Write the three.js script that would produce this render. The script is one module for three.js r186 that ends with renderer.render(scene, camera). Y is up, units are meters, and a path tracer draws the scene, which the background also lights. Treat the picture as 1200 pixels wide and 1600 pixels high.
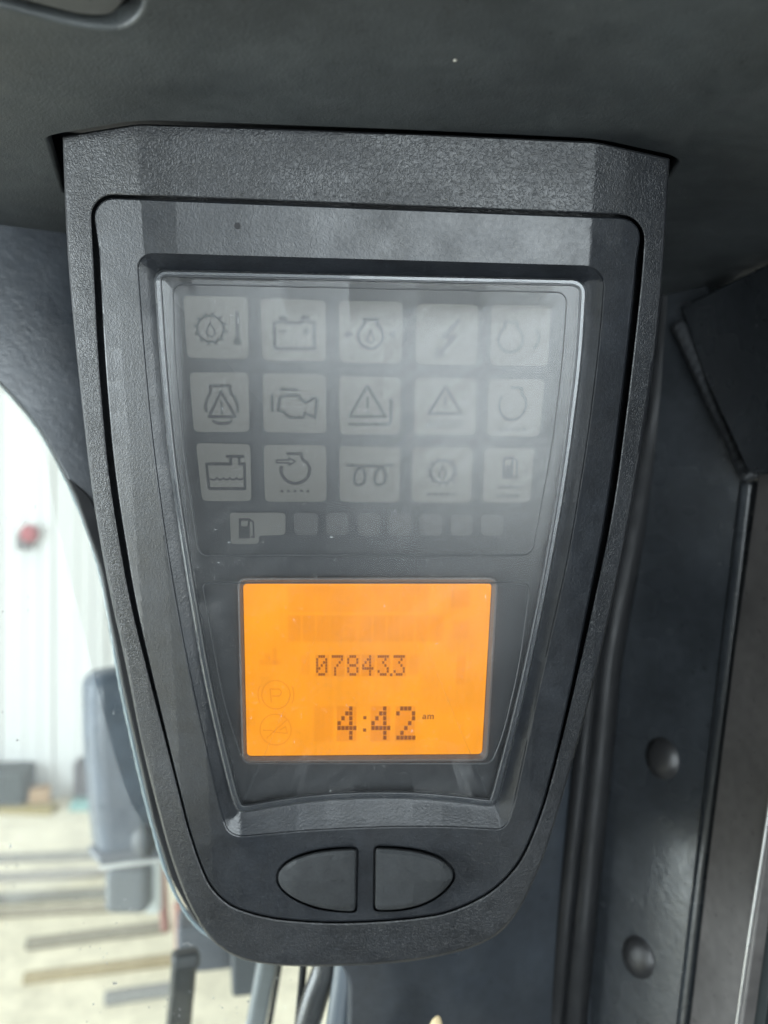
import * as THREE from 'three';
import { toCreasedNormals, mergeGeometries } from 'three/addons/utils/BufferGeometryUtils.js';
import { RoundedBoxGeometry } from 'three/addons/geometries/RoundedBoxGeometry.js';
import { RectAreaLightUniformsLib } from 'three/addons/lights/RectAreaLightUniformsLib.js';
import { Brush, Evaluator, SUBTRACTION } from 'three-bvh-csg';

// ---------------------------------------------------------------- camera, light, exposure
const EYE = 1.62;                       // height of the lens above the shop floor
const D = 0.277128;                     // distance to the middle of the instrument panel
const F = 800 / Math.tan(Math.PI / 6);  // focal length in units of the 1200 x 1600 photograph
const TILT = 14 * Math.PI / 180;        // the panel leans its top towards the operator
const scene = new THREE.Scene();
scene.background = new THREE.Color(0x000000);
const camera = new THREE.PerspectiveCamera(60, 0.75, 0.02, 60);
camera.position.set(0, EYE, D);
camera.lookAt(0, EYE, 0);
camera.focus = 0.272;
camera.userData.fStop = 9.5;
const renderer = new THREE.WebGLRenderer({ antialias: true });
renderer.setSize(768, 1024);
renderer.toneMapping = THREE.LinearToneMapping;
renderer.toneMappingExposure = 1.0;
renderer.shadowMap.enabled = true;
RectAreaLightUniformsLib.init();

const ROOM = { x0: -5, x1: 6, z0: -4.75, z1: 3.1, h: 5.0 };
const ADDED_DOOR = { x0: -0.55, x1: 3.4, y0: 0.03, y1: 2.35, radiance: 9.0, color: new THREE.Color().setRGB(0.84, 0.94, 1.0) };
const ADDED_WINDOW = { z0: -1.6, z1: 2.6, y0: 0.03, y1: 2.9, radiance: 13.0 };
const LAMPS = [[-2.6, -2.4, 9], [2.4, -2.4, 4], [-2.6, 1.6, 4], [2.4, 1.6, 4]];
const LAMP_COLOR = new THREE.Color().setRGB(1.0, 0.95, 0.86);

// ---------------------------------------------------------------- helpers
let seed = 12345;
const rnd = () => ((seed = (seed * 1664525 + 1013904223) >>> 0) / 4294967296);
const V3 = (x, y, z) => new THREE.Vector3(x, y, z);
const used = new Map();
function numbered(name) { const n = used.get(name) ?? 0; used.set(name, n + 1); return n ? name + '_' + String(n).padStart(3, '0') : name; }
function tag(o, label, category, group) { o.userData.label = label; o.userData.category = category; if (group) o.userData.group = group; return o; }
function thing(name, label, category, pos = V3(0, 0, 0), group) {
  const o = new THREE.Group(); o.name = numbered(name); o.position.copy(pos); scene.add(o);
  return tag(o, label, category, group);
}
function part(name, geo, mat, parent, world = true) {
  const m = new THREE.Mesh(geo, mat); m.name = name; m.castShadow = m.receiveShadow = true;
  if (world && parent !== scene) { const p = V3(0, 0, 0); let o = parent; while (o && o !== scene) { p.add(o.position); o = o.parent; } geo.translate(-p.x, -p.y, -p.z); }
  parent.add(m); return m;
}
function structure(name, geo, mat) { const m = part(numbered(name), geo, mat, scene, false); m.userData.kind = 'structure'; return m; }
const at = (px, py, d) => V3((px - 600) / F * d, EYE + (800 - py) / F * d, D - d);   // photograph pixel at a depth, in world metres

// rounded polygon: [[x, y, r], ...] -> dense list of [x, y]
function rounded(poly, seg = 8) {
  const out = [], n = poly.length;
  for (let i = 0; i < n; i++) {
    const [x, y, r = 0] = poly[i], a = poly[(i + n - 1) % n], b = poly[(i + 1) % n];
    const da = Math.hypot(a[0] - x, a[1] - y), db = Math.hypot(b[0] - x, b[1] - y);
    if (!r) { out.push([x, y]); continue; }
    const ta = Math.min(r, da * 0.48) / da, tb = Math.min(r, db * 0.48) / db;
    const p = [x + (a[0] - x) * ta, y + (a[1] - y) * ta], q = [x + (b[0] - x) * tb, y + (b[1] - y) * tb];
    for (let k = 0; k <= seg; k++) {
      const t = k / seg, s = 1 - t, c = 0.58;   // blend of a quadratic curve that is close to an arc
      const c1 = [p[0] + (x - p[0]) * c, p[1] + (y - p[1]) * c], c2 = [q[0] + (x - q[0]) * c, q[1] + (y - q[1]) * c];
      out.push([s * s * s * p[0] + 3 * s * s * t * c1[0] + 3 * s * t * t * c2[0] + t * t * t * q[0], s * s * s * p[1] + 3 * s * s * t * c1[1] + 3 * s * t * t * c2[1] + t * t * t * q[1]]);
    }
  }
  return out;
}
function resample(poly, n) {   // closed polyline, n points evenly by length
  const L = [0]; for (let i = 0; i < poly.length; i++) { const b = poly[(i + 1) % poly.length]; L.push(L[i] + Math.hypot(b[0] - poly[i][0], b[1] - poly[i][1])); }
  const out = []; let j = 0;
  for (let k = 0; k < n; k++) { const s = k / n * L[poly.length]; while (L[j + 1] < s) j++; const t = (s - L[j]) / (L[j + 1] - L[j] || 1), a = poly[j], b = poly[(j + 1) % poly.length]; out.push([a[0] + (b[0] - a[0]) * t, a[1] + (b[1] - a[1]) * t]); }
  return out;
}
function anglesOf(polys, c, n) {
  const t = []; for (const p of polys) for (const [x, y] of resample(p, n)) t.push(Math.atan2(-(y - c[1]), x - c[0]));
  t.sort((a, b) => a - b);
  return t.filter((a, i) => !i || a - t[i - 1] > 2e-4);
}
function cast(poly, c, angles) {   // star-shaped outline sampled at the given angles
  const ph = poly.map(([x, y]) => Math.atan2(-(y - c[1]), x - c[0]));
  return angles.map((a) => {
    for (let i = 0; i < poly.length; i++) {
      const j = (i + 1) % poly.length; let d = ph[j] - ph[i], e = a - ph[i];
      d = Math.atan2(Math.sin(d), Math.cos(d)); e = Math.atan2(Math.sin(e), Math.cos(e));
      if ((d >= 0 && e >= 0 && e <= d) || (d <= 0 && e <= 0 && e >= d)) {
        const [x1, y1] = poly[i], [x2, y2] = poly[j], dx = Math.cos(a), dy = -Math.sin(a), ex = x2 - x1, ey = y2 - y1, den = dx * ey - dy * ex;
        if (Math.abs(den) < 1e-9) return [x1, y1];
        const t = ((x1 - c[0]) * ey - (y1 - c[1]) * ex) / den; return [c[0] + dx * t, c[1] + dy * t];
      }
    }
    return poly[0];
  });
}
function offset(loop, d) {   // positive grows the loop; d may be a function of the point
  const n = loop.length;
  return loop.map(([x, y], i) => {
    const a = loop[(i + n - 2) % n], b = loop[(i + 2) % n], dx = b[0] - a[0], dy = b[1] - a[1], l = Math.hypot(dx, dy) || 1, k = typeof d === 'function' ? d(x, y) : d;
    return [x - dy / l * k, y + dx / l * k];     // loops run counter-clockwise as seen (y down)
  });
}
function blend(A, B, t) { return A.map(([x, y], i) => [x + (B[i][0] - x) * t, y + (B[i][1] - y) * t]); }
function loft(loops, cap = false, crease = 0.5, back = false) {   // closed loops of Vector3 -> surface
  const n = loops[0].length, pos = [], idx = [];
  for (const l of loops) for (const p of l) pos.push(p.x, p.y, p.z);
  for (let k = 0; k + 1 < loops.length; k++) for (let i = 0; i < n; i++) {
    const j = (i + 1) % n, a = k * n + i, b = k * n + j, c = (k + 1) * n + i, d = (k + 1) * n + j;
    idx.push(a, b, d, a, d, c);
  }
  const fan = (l, base, flip) => { const m = V3(0, 0, 0); for (const p of l) m.add(p); m.divideScalar(n); const q = pos.length / 3; pos.push(m.x, m.y, m.z); for (let i = 0; i < n; i++) flip ? idx.push(base + (i + 1) % n, base + i, q) : idx.push(base + i, base + (i + 1) % n, q); };
  if (cap) fan(loops.at(-1), (loops.length - 1) * n, false);
  if (back) fan(loops[0], 0, true);
  let g = new THREE.BufferGeometry();
  g.setAttribute('position', new THREE.Float32BufferAttribute(pos, 3)); g.setIndex(idx);
  g = toCreasedNormals(g, crease);
  const uv = []; const P = g.attributes.position; const N = g.attributes.normal; for (let i = 0; i < P.count; i++) uv.push(P.getX(i) - P.getZ(i) * N.getX(i), P.getY(i) - P.getZ(i) * N.getY(i));
  g.setAttribute('uv', new THREE.Float32BufferAttribute(uv, 2));
  return g;
}
// flat plates: a plane through three photograph points with depths
class Plane {
  constructor(a, b, c) {
    this.o = at(...a); this.u = at(...b).sub(this.o).normalize();
    this.n = this.u.clone().cross(at(...c).sub(this.o)).normalize();
    if (this.n.z < 0) this.n.negate();
    this.v = this.n.clone().cross(this.u).normalize();
    this.m = new THREE.Matrix4().makeBasis(this.u, this.v, this.n).setPosition(this.o);
  }
  hit(px, py, h = 0) { const e = camera.position, d = at(px, py, 1).sub(e), t = (this.o.clone().addScaledVector(this.n, h).sub(e)).dot(this.n) / d.dot(this.n); return e.clone().addScaledVector(d, t); }
  uv(px, py, h = 0) { const p = this.hit(px, py, h).sub(this.o); return [p.dot(this.u), p.dot(this.v)]; }
  prism(poly, h, thick, bevel = 0.0008, holes = []) {
    const ring = (q) => rounded(q).map(([x, y]) => new THREE.Vector2(...this.uv(x, y, h)));
    const s = new THREE.Shape(ring(poly)); for (const q of holes) s.holes.push(new THREE.Path(ring(q)));
    const g = new THREE.ExtrudeGeometry(s, { depth: thick - bevel, bevelEnabled: bevel > 0, bevelThickness: bevel, bevelSize: bevel, bevelOffset: -bevel, bevelSegments: 3, curveSegments: 6 });
    g.translate(0, 0, h - thick); g.applyMatrix4(this.m); return g;
  }
}
function tube(points, r, seg = 80, radial = 12, wob = 0, caps = true) {
  const c = new THREE.CatmullRomCurve3(points), g = new THREE.TubeGeometry(c, seg, r, radial, false);
  if (wob) { const P = g.attributes.position, C = []; for (let i = 0; i <= seg; i++) C.push(c.getPointAt(i / seg));
    for (let i = 0; i <= seg; i++) for (let j = 0; j <= radial; j++) { const k = i * (radial + 1) + j, f = 1 + wob * (Math.sin(i * 1.9) * 0.5 + Math.sin(i * 0.83 + (j % radial) * 1.1) * 0.5); P.setXYZ(k, C[i].x + (P.getX(k) - C[i].x) * f, C[i].y + (P.getY(k) - C[i].y) * f, C[i].z + (P.getZ(k) - C[i].z) * f); }
    g.computeVertexNormals(); }
  const uv = g.attributes.uv, L = c.getLength(); for (let i = 0; i < uv.count; i++) uv.setXY(i, uv.getX(i) * L, uv.getY(i) * r * 6.28);
  if (!caps) return g;
  const parts = [g.toNonIndexed()];
  for (const e of [0, 1]) { const s = new THREE.SphereGeometry(r, radial, 6); const p = c.getPointAt(e); s.translate(p.x, p.y, p.z); parts.push(s.toNonIndexed()); }
  return mergeGeometries(parts);
}

// ---------------------------------------------------------------- procedural textures
function lattice(period, salt) { const v = new Float32Array(period * period); let s = (salt * 2654435761) >>> 0; for (let i = 0; i < v.length; i++) { s = (s * 1664525 + 1013904223) >>> 0; v[i] = s / 4294967296; } return v; }
const LAT = new Map();
function noise(x, y, period, salt) {   // value noise in [0, 1] that repeats after `period` cells
  const key = period + '/' + salt; if (!LAT.has(key)) LAT.set(key, lattice(period, salt)); const l = LAT.get(key);
  const xi = Math.floor(x), yi = Math.floor(y); let fx = x - xi, fy = y - yi; fx = fx * fx * (3 - 2 * fx); fy = fy * fy * (3 - 2 * fy);
  const m = (a) => ((a % period) + period) % period, x0 = m(xi), x1 = m(xi + 1), y0 = m(yi) * period, y1 = m(yi + 1) * period;
  return (l[y0 + x0] * (1 - fx) + l[y0 + x1] * fx) * (1 - fy) + (l[y1 + x0] * (1 - fx) + l[y1 + x1] * fx) * fy;
}
function dataTex(n, fn, size, srgb = false) {   // fn(u, v) -> grey or [r, g, b]; size is metres per repeat
  const d = new Uint8Array(n * n * 4);
  for (let y = 0; y < n; y++) for (let x = 0; x < n; x++) { const c = fn(x / n, y / n), o = (y * n + x) * 4, a = Array.isArray(c) ? c : [c, c, c]; for (let k = 0; k < 3; k++) d[o + k] = Math.max(0, Math.min(255, Math.round(a[k] * 255))); d[o + 3] = 255; }
  const t = new THREE.DataTexture(d, n, n, THREE.RGBAFormat); t.wrapS = t.wrapT = THREE.RepeatWrapping; t.magFilter = THREE.LinearFilter; t.minFilter = THREE.LinearFilter;
  if (srgb) t.colorSpace = THREE.SRGBColorSpace; t.repeat.set(1 / size, 1 / size); t.needsUpdate = true; return t;
}
const ss = (a, b, x) => { const t = Math.max(0, Math.min(1, (x - a) / (b - a))); return t * t * (3 - 2 * t); };
// moulded leather grain: wormy raised ridges about a millimetre across
const grain = dataTex(512, (u, v) => {
  const wx = (noise(u * 24, v * 24, 24, 1) - 0.5) * 1.4, wy = (noise(u * 24, v * 24, 24, 2) - 0.5) * 1.4;
  const a = Math.abs(noise(u * 44 + wx, v * 44 + wy, 44, 3) - 0.5) * 2, b = noise(u * 96, v * 96, 96, 4);
  return 1 - Math.pow(a, 0.7) * 0.9 - b * 0.12 + 0.05;
}, 0.021);
const fineGrain = dataTex(512, (u, v) => noise(u * 128, v * 128, 128, 5) * 0.55 + noise(u * 60, v * 60, 60, 6) * 0.45, 0.04);
const speck = (u, v) => { const f = noise(u * 200, v * 200, 200, 7), g = noise(u * 26, v * 26, 26, 8), h = noise(u * 7, v * 7, 7, 9); return [f, g, h]; };
const plasticMap = dataTex(1024, (u, v) => { const [f, g, h] = speck(u, v); const k = 0.55 + 0.12 * (f - 0.5) + 0.10 * (g - 0.5) + 0.10 * (h - 0.5) + 0.45 * ss(0.955, 0.985, f) * ss(0.35, 0.6, g); return [k, k, k * 1.005]; }, 0.11, true);
const plasticRough = dataTex(512, (u, v) => { const [f, g, h] = speck(u, v); const k = 0.75 + 0.18 * (g - 0.5) + 0.22 * (h - 0.5) + 0.15 * (f - 0.5); return k; }, 0.16);
const paintMap = dataTex(512, (u, v) => { const g = noise(u * 60, v * 60, 60, 11), h = noise(u * 9, v * 9, 9, 12), s = noise(u * 160, v * 160, 160, 13); const k = 0.82 + 0.09 * (g - 0.5) + 0.14 * (h - 0.5) - 0.2 * ss(0.9, 0.98, s); return [k, k, k]; }, 0.2, true);
const paintRough = dataTex(512, (u, v) => 0.7 + 0.25 * (noise(u * 30, v * 30, 30, 14) - 0.5) + 0.3 * (noise(u * 6, v * 6, 6, 15) - 0.5), 0.25);
const orangePeel = dataTex(512, (u, v) => noise(u * 48, v * 48, 48, 16) * 0.7 + noise(u * 110, v * 110, 110, 17) * 0.3, 0.09);
// lens: handled and dusty. red = how clear, green = how rough
const wipes = (u, v) => { const x = u * 0.80 + v * 0.60, y = -u * 0.60 + v * 0.80; return noise(x * 5, y * 46, 64, 20) * 0.6 + noise(x * 9 + 3, y * 90, 128, 21) * 0.4; };
const lensClear = dataTex(1024, (u, v) => { const d = noise(u * 240, v * 240, 240, 22), s = noise(u * 9, v * 9, 9, 23), w = wipes(u, v); return 1.0 - 0.008 * ss(0.35, 0.75, s) * w - 0.014 * ss(0.74, 0.95, d) - 0.2 * ss(0.975, 0.988, d) - 0.002 * w; }, 0.20);
const lensRough = dataTex(1024, (u, v) => { const s = noise(u * 8, v * 8, 8, 24), w = wipes(u, v), d = noise(u * 200, v * 200, 200, 25); return 0.92 + 0.2 * (w - 0.5) + 0.16 * (s - 0.5) + 0.08 * (d - 0.5); }, 0.20);
const specks = dataTex(1024, (u, v) => { const f = noise(u * 170, v * 170, 170, 26), g = noise(u * 12, v * 12, 12, 27); return 1 - 0.9 * ss(0.965, 0.98, f) * ss(0.4, 0.6, g); }, 0.22);
const concrete = dataTex(512, (u, v) => { const a = noise(u * 9, v * 9, 9, 28), b = noise(u * 40, v * 40, 40, 29), c = noise(u * 130, v * 130, 130, 30); const k = 0.93 + 0.10 * (a - 0.5) + 0.08 * (b - 0.5) + 0.08 * (c - 0.5); return [k * 1.01, k, k * 0.95]; }, 2.6, true);

const std = (o) => new THREE.MeshPhysicalMaterial(o);
const rgb = (r, g, b) => new THREE.Color().setRGB(r, g, b);
const M = {
  housing: std({ color: rgb(0.042, 0.046, 0.053), specularIntensity: 1, map: plasticMap, roughness: 0.6, roughnessMap: plasticRough, bumpMap: grain, bumpScale: 0.00009 }),
  face: std({ color: rgb(0.044, 0.05, 0.06), specularIntensity: 1, map: plasticMap, roughness: 0.52, roughnessMap: plasticRough, bumpMap: fineGrain, bumpScale: 0.00005 }),
  button: std({ color: rgb(0.034, 0.037, 0.04), map: paintMap, roughness: 1.0, specularIntensity: 0.7, roughnessMap: plasticRough, bumpMap: fineGrain, bumpScale: 0.00006 }),
  backing: std({ color: rgb(0.019, 0.0195, 0.0205), roughness: 0.7, bumpMap: fineGrain, bumpScale: 0.00003 }),
  lens: std({ color: rgb(0.84, 0.86, 0.88), transmission: 1, transmissionMap: lensClear, roughness: 0.29, roughnessMap: lensRough, thickness: 0, ior: 1.5, specularIntensity: 1 }),
  bead: std({ color: rgb(0.028, 0.03, 0.033), roughness: 0.3 }),
  headliner: std({ color: rgb(0.066, 0.074, 0.077), map: paintMap, roughness: 0.8, roughnessMap: paintRough, bumpMap: fineGrain, bumpScale: 0.00008 }),
  hatch: std({ color: rgb(0.11, 0.112, 0.105), map: paintMap, roughness: 0.8, bumpMap: fineGrain, bumpScale: 0.00006 }),
  cavity: std({ color: rgb(0.02, 0.02, 0.022), roughness: 0.9 }),
  cab: std({ color: rgb(0.043, 0.051, 0.062), map: paintMap, roughness: 0.52, roughnessMap: paintRough, bumpMap: orangePeel, bumpScale: 0.00007 }),
  pillar: std({ color: rgb(0.044, 0.05, 0.057), map: paintMap, roughness: 0.38, roughnessMap: paintRough, bumpMap: orangePeel, bumpScale: 0.00006 }),
  weld: std({ color: rgb(0.03, 0.032, 0.035), roughness: 0.36 }),
  warmTrim: std({ color: rgb(0.15, 0.14, 0.135), map: paintMap, roughness: 0.6, roughnessMap: paintRough }),
  rubber: std({ color: rgb(0.016, 0.017, 0.019), map: paintMap, roughness: 0.8, specularIntensity: 0.5, roughnessMap: paintRough }),
  plug: std({ color: rgb(0.024, 0.024, 0.025), roughness: 0.22, bumpMap: fineGrain, bumpScale: 0.00003 }),
  bareMetal: std({ color: rgb(0.42, 0.42, 0.41), metalness: 0.7, roughness: 0.4, roughnessMap: paintRough }),
  blackGlass: std({ color: rgb(0.015, 0.019, 0.02), roughness: 0.45, specularIntensity: 0.5 }),
  glassEdge: std({ color: rgb(0.19, 0.235, 0.25), roughness: 0.25, roughnessMap: plasticRough }),
  glass: std({ color: rgb(0.97, 0.985, 0.975), map: specks, transmission: 1, transmissionMap: specks, thickness: 0, roughness: 0.05, ior: 1.5, specularIntensity: 0.2 }),
};

// ---------------------------------------------------------------- the setting: a bright workshop round the machine
{
  const { x0, x1, z0, z1, h } = ROOM, w = x1 - x0, l = z1 - z0, cx = (x0 + x1) / 2, cz = (z0 + z1) / 2;
  const fm = std({ color: rgb(0.80, 0.765, 0.69), map: concrete, roughness: 0.75 });
  const fg = new THREE.BoxGeometry(w + 0.4, 0.2, l + 0.4); fg.translate(cx, -0.1, cz);
  for (let i = 0, a = fg.attributes; i < a.uv.count; i++) a.uv.setXY(i, a.position.getX(i), a.position.getZ(i));
  structure('floor', fg, fm);
  const cm = std({ color: rgb(0.25, 0.265, 0.27), roughness: 0.9 });
  structure('ceiling', new THREE.BoxGeometry(w + 0.4, 0.2, l + 0.4).translate(cx, h + 0.1, cz), cm);
  const wm = std({ color: rgb(0.53, 0.54, 0.535), roughness: 0.6 }), gm = std({ color: rgb(0.25, 0.265, 0.275), roughness: 0.8 });
  structure('wall_left', new THREE.BoxGeometry(0.2, h - 0.004, l).translate(x0 - 0.1, h / 2, cz), gm);
  structure('wall_right', new THREE.BoxGeometry(0.2, h - 0.004, l).translate(x1 + 0.1, h / 2, cz), wm);
  structure('wall_front', new THREE.BoxGeometry(w + 0.4, h - 0.004, 0.2).translate(cx, h / 2, z1 + 0.1), gm);
  const wall = structure('wall_back', new THREE.BoxGeometry(w + 0.4, h - 0.004, 0.2).translate(cx, h / 2, z0 - 0.13), wm);
  // ribbed white metal sheets
  const s = new THREE.Shape(); const pw = 0.30;
  [[0, -0.028], [0, 0.0], [0.03, 0.0], [0.04, 0.018], [0.075, 0.018], [0.085, 0], [0.18, 0], [0.19, 0.006], [0.21, 0.006], [0.22, 0], [pw - 0.004, 0], [pw - 0.004, -0.028]].forEach(([x, y], i) => i ? s.lineTo(x, y) : s.moveTo(x, y));
  const pg = new THREE.ExtrudeGeometry(s, { depth: h - 0.01, bevelEnabled: false }); pg.rotateX(-Math.PI / 2);  // (x, y, z) -> (x, z, -y)
  pg.rotateY(0); for (let i = 0, P = pg.attributes.position; i < P.count; i++) P.setZ(i, -P.getZ(i)); pg.index = null;
  const flipped = pg.attributes.position.array; for (let i = 0; i < flipped.length; i += 9) for (let k = 0; k < 3; k++) { const t = flipped[i + 3 + k]; flipped[i + 3 + k] = flipped[i + 6 + k]; flipped[i + 6 + k] = t; }
  pg.computeVertexNormals();
  for (let i = 0; i < 36; i++) { const m = part('wall_panel', pg, wm, wall, false); m.position.set(x0 + 0.05 + i * pw, 0.005, z0); }
  // ceiling lights
  for (const [x, z, r] of LAMPS) {
    const t = thing('ceiling_light', 'white ceiling strip light over the ' + (z < 0 ? 'far' : 'near') + (x < 0 ? ' left' : ' right') + ' part of the workshop', 'light', V3(x, h - 0.09, z), 'strip lights under the workshop ceiling');
    part('light_body', new RoundedBoxGeometry(3.1, 0.08, 0.86, 2, 0.02).translate(0, 0.045, 0), std({ color: rgb(0.7, 0.7, 0.7), roughness: 0.5 }), t, false);
    part('light_diffuser', new THREE.BoxGeometry(3.0, 0.012, 0.78).translate(0, -0.004, 0), std({ color: rgb(0.8, 0.8, 0.8), emissive: LAMP_COLOR, emissiveIntensity: 1.0 }), t, false);
    const L = new THREE.RectAreaLight(LAMP_COLOR, r, 3.0, 0.78); L.name = 'ceiling_light_glow'; L.position.set(0, -0.03, 0); L.rotation.x = -Math.PI / 2; t.add(L);
  }
  // unseen glowing door added behind the camera for the lens sheen and panel light
  const { x0: a, x1: b, y0: c, y1: d } = ADDED_DOOR, t = thing('added_bay_door', 'unseen glowing bay door added behind the camera to light the panel', 'door', V3((a + b) / 2, 0, z1 - 0.03));
  part('glow_panel', new THREE.BoxGeometry(b - a, d - c, 0.03).translate(0, (c + d) / 2, 0), std({ color: rgb(0.8, 0.8, 0.8), emissive: ADDED_DOOR.color, emissiveIntensity: 1.0 }), t, false);
  for (const [x, y, wx, wy] of [[a - b, 0, 0.08, 0], [b - a, 0, 0.08, 0]]) part('door_track', new THREE.BoxGeometry(wx, d, 0.06).translate(x / 2 + Math.sign(x) * 0.045, d / 2, 0), M.bareMetal, t, false);
  const L = new THREE.RectAreaLight(ADDED_DOOR.color, ADDED_DOOR.radiance, b - a, d - c); L.name = 'added_bay_door_glow'; L.position.set(0, (c + d) / 2, -0.03); t.add(L);   // shines along -z
}

{
  // unseen glowing window added to the left wall to light the pillar
  const { z0, z1, y0, y1, radiance } = ADDED_WINDOW, t = thing('added_window', 'unseen glowing window added in the left workshop wall to light the pillar', 'window', V3(ROOM.x0 + 0.02, y0, (z0 + z1) / 2));
  part('glow_pane', new THREE.BoxGeometry(0.02, y1 - y0, z1 - z0).translate(0, (y1 - y0) / 2, 0), std({ color: rgb(0.8, 0.8, 0.8), emissive: ADDED_DOOR.color, emissiveIntensity: 1 }), t, false);
  for (const y of [-0.04, y1 - y0 + 0.04]) part('window_frame', new THREE.BoxGeometry(0.05, 0.07, z1 - z0 + 0.16).translate(0, y, 0), M.bareMetal, t, false);
  const L = new THREE.RectAreaLight(ADDED_DOOR.color, radiance, z1 - z0, y1 - y0); L.name = 'added_window_glow'; L.position.set(0.03, (y1 - y0) / 2, 0); L.rotation.y = -Math.PI / 2; t.add(L);
  // unseen cab parts added to mirror dark in the lower lens and block floor bounce
  const dark = std({ color: rgb(0.03, 0.032, 0.035), roughness: 0.8 });
  structure('added_cab_floor', new THREE.BoxGeometry(1.5, 0.06, 1.75).translate(-0.15, 0.42, 0.52), dark);
  const cd = thing('added_cab_door', 'unseen dark cab door half added to darken the lens reflection', 'door', V3(-0.15, 0.45, 1.38));
  part('door_skin', new RoundedBoxGeometry(1.5, 0.34, 0.05, 3, 0.015).translate(0, 0.17, 0), dark, cd, false);
  part('door_rail', new RoundedBoxGeometry(1.5, 0.05, 0.06, 3, 0.02).translate(0, 0.365, 0), dark, cd, false);
  const sw = thing('added_cab_side', 'unseen dark cab side wall added to shade headliner and pillar', 'cab wall', V3(0.30, EYE - 0.5, 0.15));  // unseen wall added to keep door light off the headliner and pillar
  part('side_sheet', new RoundedBoxGeometry(0.02, 0.66, 0.62, 2, 0.005).translate(0, 0.30, 0), dark, sw, false);
  part('added_rail', new RoundedBoxGeometry(0.02, 0.25, 0.40, 2, 0.004).translate(0, 0.505, -0.515), dark, sw, false);  // added rail, blocks light entering behind the side sheet
  const st = thing('added_seat', 'unseen black seat added to darken the lens reflection', 'seat', V3(-0.25, 0.45, 0.75));
  part('seat_base', new RoundedBoxGeometry(0.4, 0.25, 0.42, 3, 0.03).translate(0, 0.125, 0), dark, st, false);
  part('cushion', new RoundedBoxGeometry(0.52, 0.14, 0.52, 5, 0.06).translate(0, 0.32, 0), dark, st, false);
  part('backrest', new RoundedBoxGeometry(0.5, 0.5, 0.14, 5, 0.06).rotateX(0.15).translate(0, 0.58, 0.3), dark, st, false);
}

// ---------------------------------------------------------------- the instrument panel
const cT = Math.cos(TILT), sT = Math.sin(TILT);
function pl(px, py, w = 0) {   // photograph pixel -> the panel's own axes, on the plane w in front of its face
  const a = (px - 600) / F, b = (800 - py) / F, t = (w - D * cT) / (-b * sT - cT);
  return V3(a * t, D * sT + t * (b * cT - sT), w);
}
const softplus = (x, k) => x > 20 * k ? x : k * Math.log(1 + Math.exp(x / k));
function fold(px, py) {   // the two side facets of the moulding fall away from the middle one
  const t = (py - 320) / 980, left = 228 + t * 127, right = 934 - t * 144, k = 5 + 22 * ss(500, 1350, py);
  const o = softplus(left - px, k) + softplus(px - right, k);
  return -o * 0.0002 * 0.42 * (1 - 0.55 * ss(1150, 1450, py));
}
const toLocal = (loop, w) => loop.map(([x, y]) => pl(x, y, typeof w === 'function' ? w(x, y) : w));
const C0 = [578, 800];
const OUTER = rounded([[98, 213, 2], [105, 392, 60], [116, 515, 60], [129, 637, 60], [144, 770, 60], [171, 925, 60], [196, 1030, 60], [222, 1165, 60], [242, 1245, 50], [273, 1362, 60], [312, 1448, 60], [346, 1484, 40], [390, 1504, 40], [465, 1511, 60], [593, 1507, 80], [682, 1496, 60], [760, 1474, 50], [803, 1438, 40], [842, 1360, 60], [868, 1280, 60], [897, 1180, 60], [918, 1105, 60], [952, 962, 70], [985, 800, 70], [1006, 677, 60], [1028, 520, 60], [1037, 400, 60], [1046, 248, 2], [930, 222, 14], [600, 207, 200], [216, 194, 14]]);
const HOLE = rounded([[141, 303, 40], [1008, 337, 40], [1004, 420, 60], [984, 600, 60], [958, 800, 70], [915, 1000, 80], [876, 1165, 60], [842, 1290, 60], [798, 1376, 46], [715, 1425, 46], [640, 1437, 40], [540, 1443, 40], [477, 1441, 30], [410, 1434, 30], [337, 1408, 42], [301, 1324, 50], [274, 1216, 50], [244, 1100, 60], [203, 940, 60], [170, 747, 70], [154, 560, 60], [146, 400, 40]]);
const RECESS = rounded([[214, 397, 26], [945, 418, 32], [938, 520, 50], [919, 680, 60], [888, 870, 60], [864, 975, 60], [835, 1105, 60], [800, 1268, 20], [788, 1296, 14], [700, 1291, 30], [598, 1291, 50], [480, 1297, 30], [360, 1308, 24], [347, 1274, 24], [325, 1180, 60], [290, 1020, 60], [262, 860, 60], [240, 700, 60], [226, 560, 60]]);
const LENS = rounded([[240, 421, 20], [918, 436, 24], [911, 560, 50], [889, 735, 60], [864, 880, 60], [843, 985, 60], [818, 1100, 60], [780, 1246, 10], [772, 1262, 10], [710, 1254, 30], [650, 1249, 30], [580, 1248, 40], [500, 1252, 30], [440, 1260, 30], [374, 1272, 18], [364, 1256, 18], [348, 1195, 50], [318, 1065, 60], [287, 880, 60], [265, 735, 60], [250, 580, 60]]);
const panel = thing('instrument_panel', 'tapering dark grey instrument panel with lit orange display hung under the headliner', 'instrument panel', V3(0, EYE, 0));
panel.rotation.x = TILT;
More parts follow.
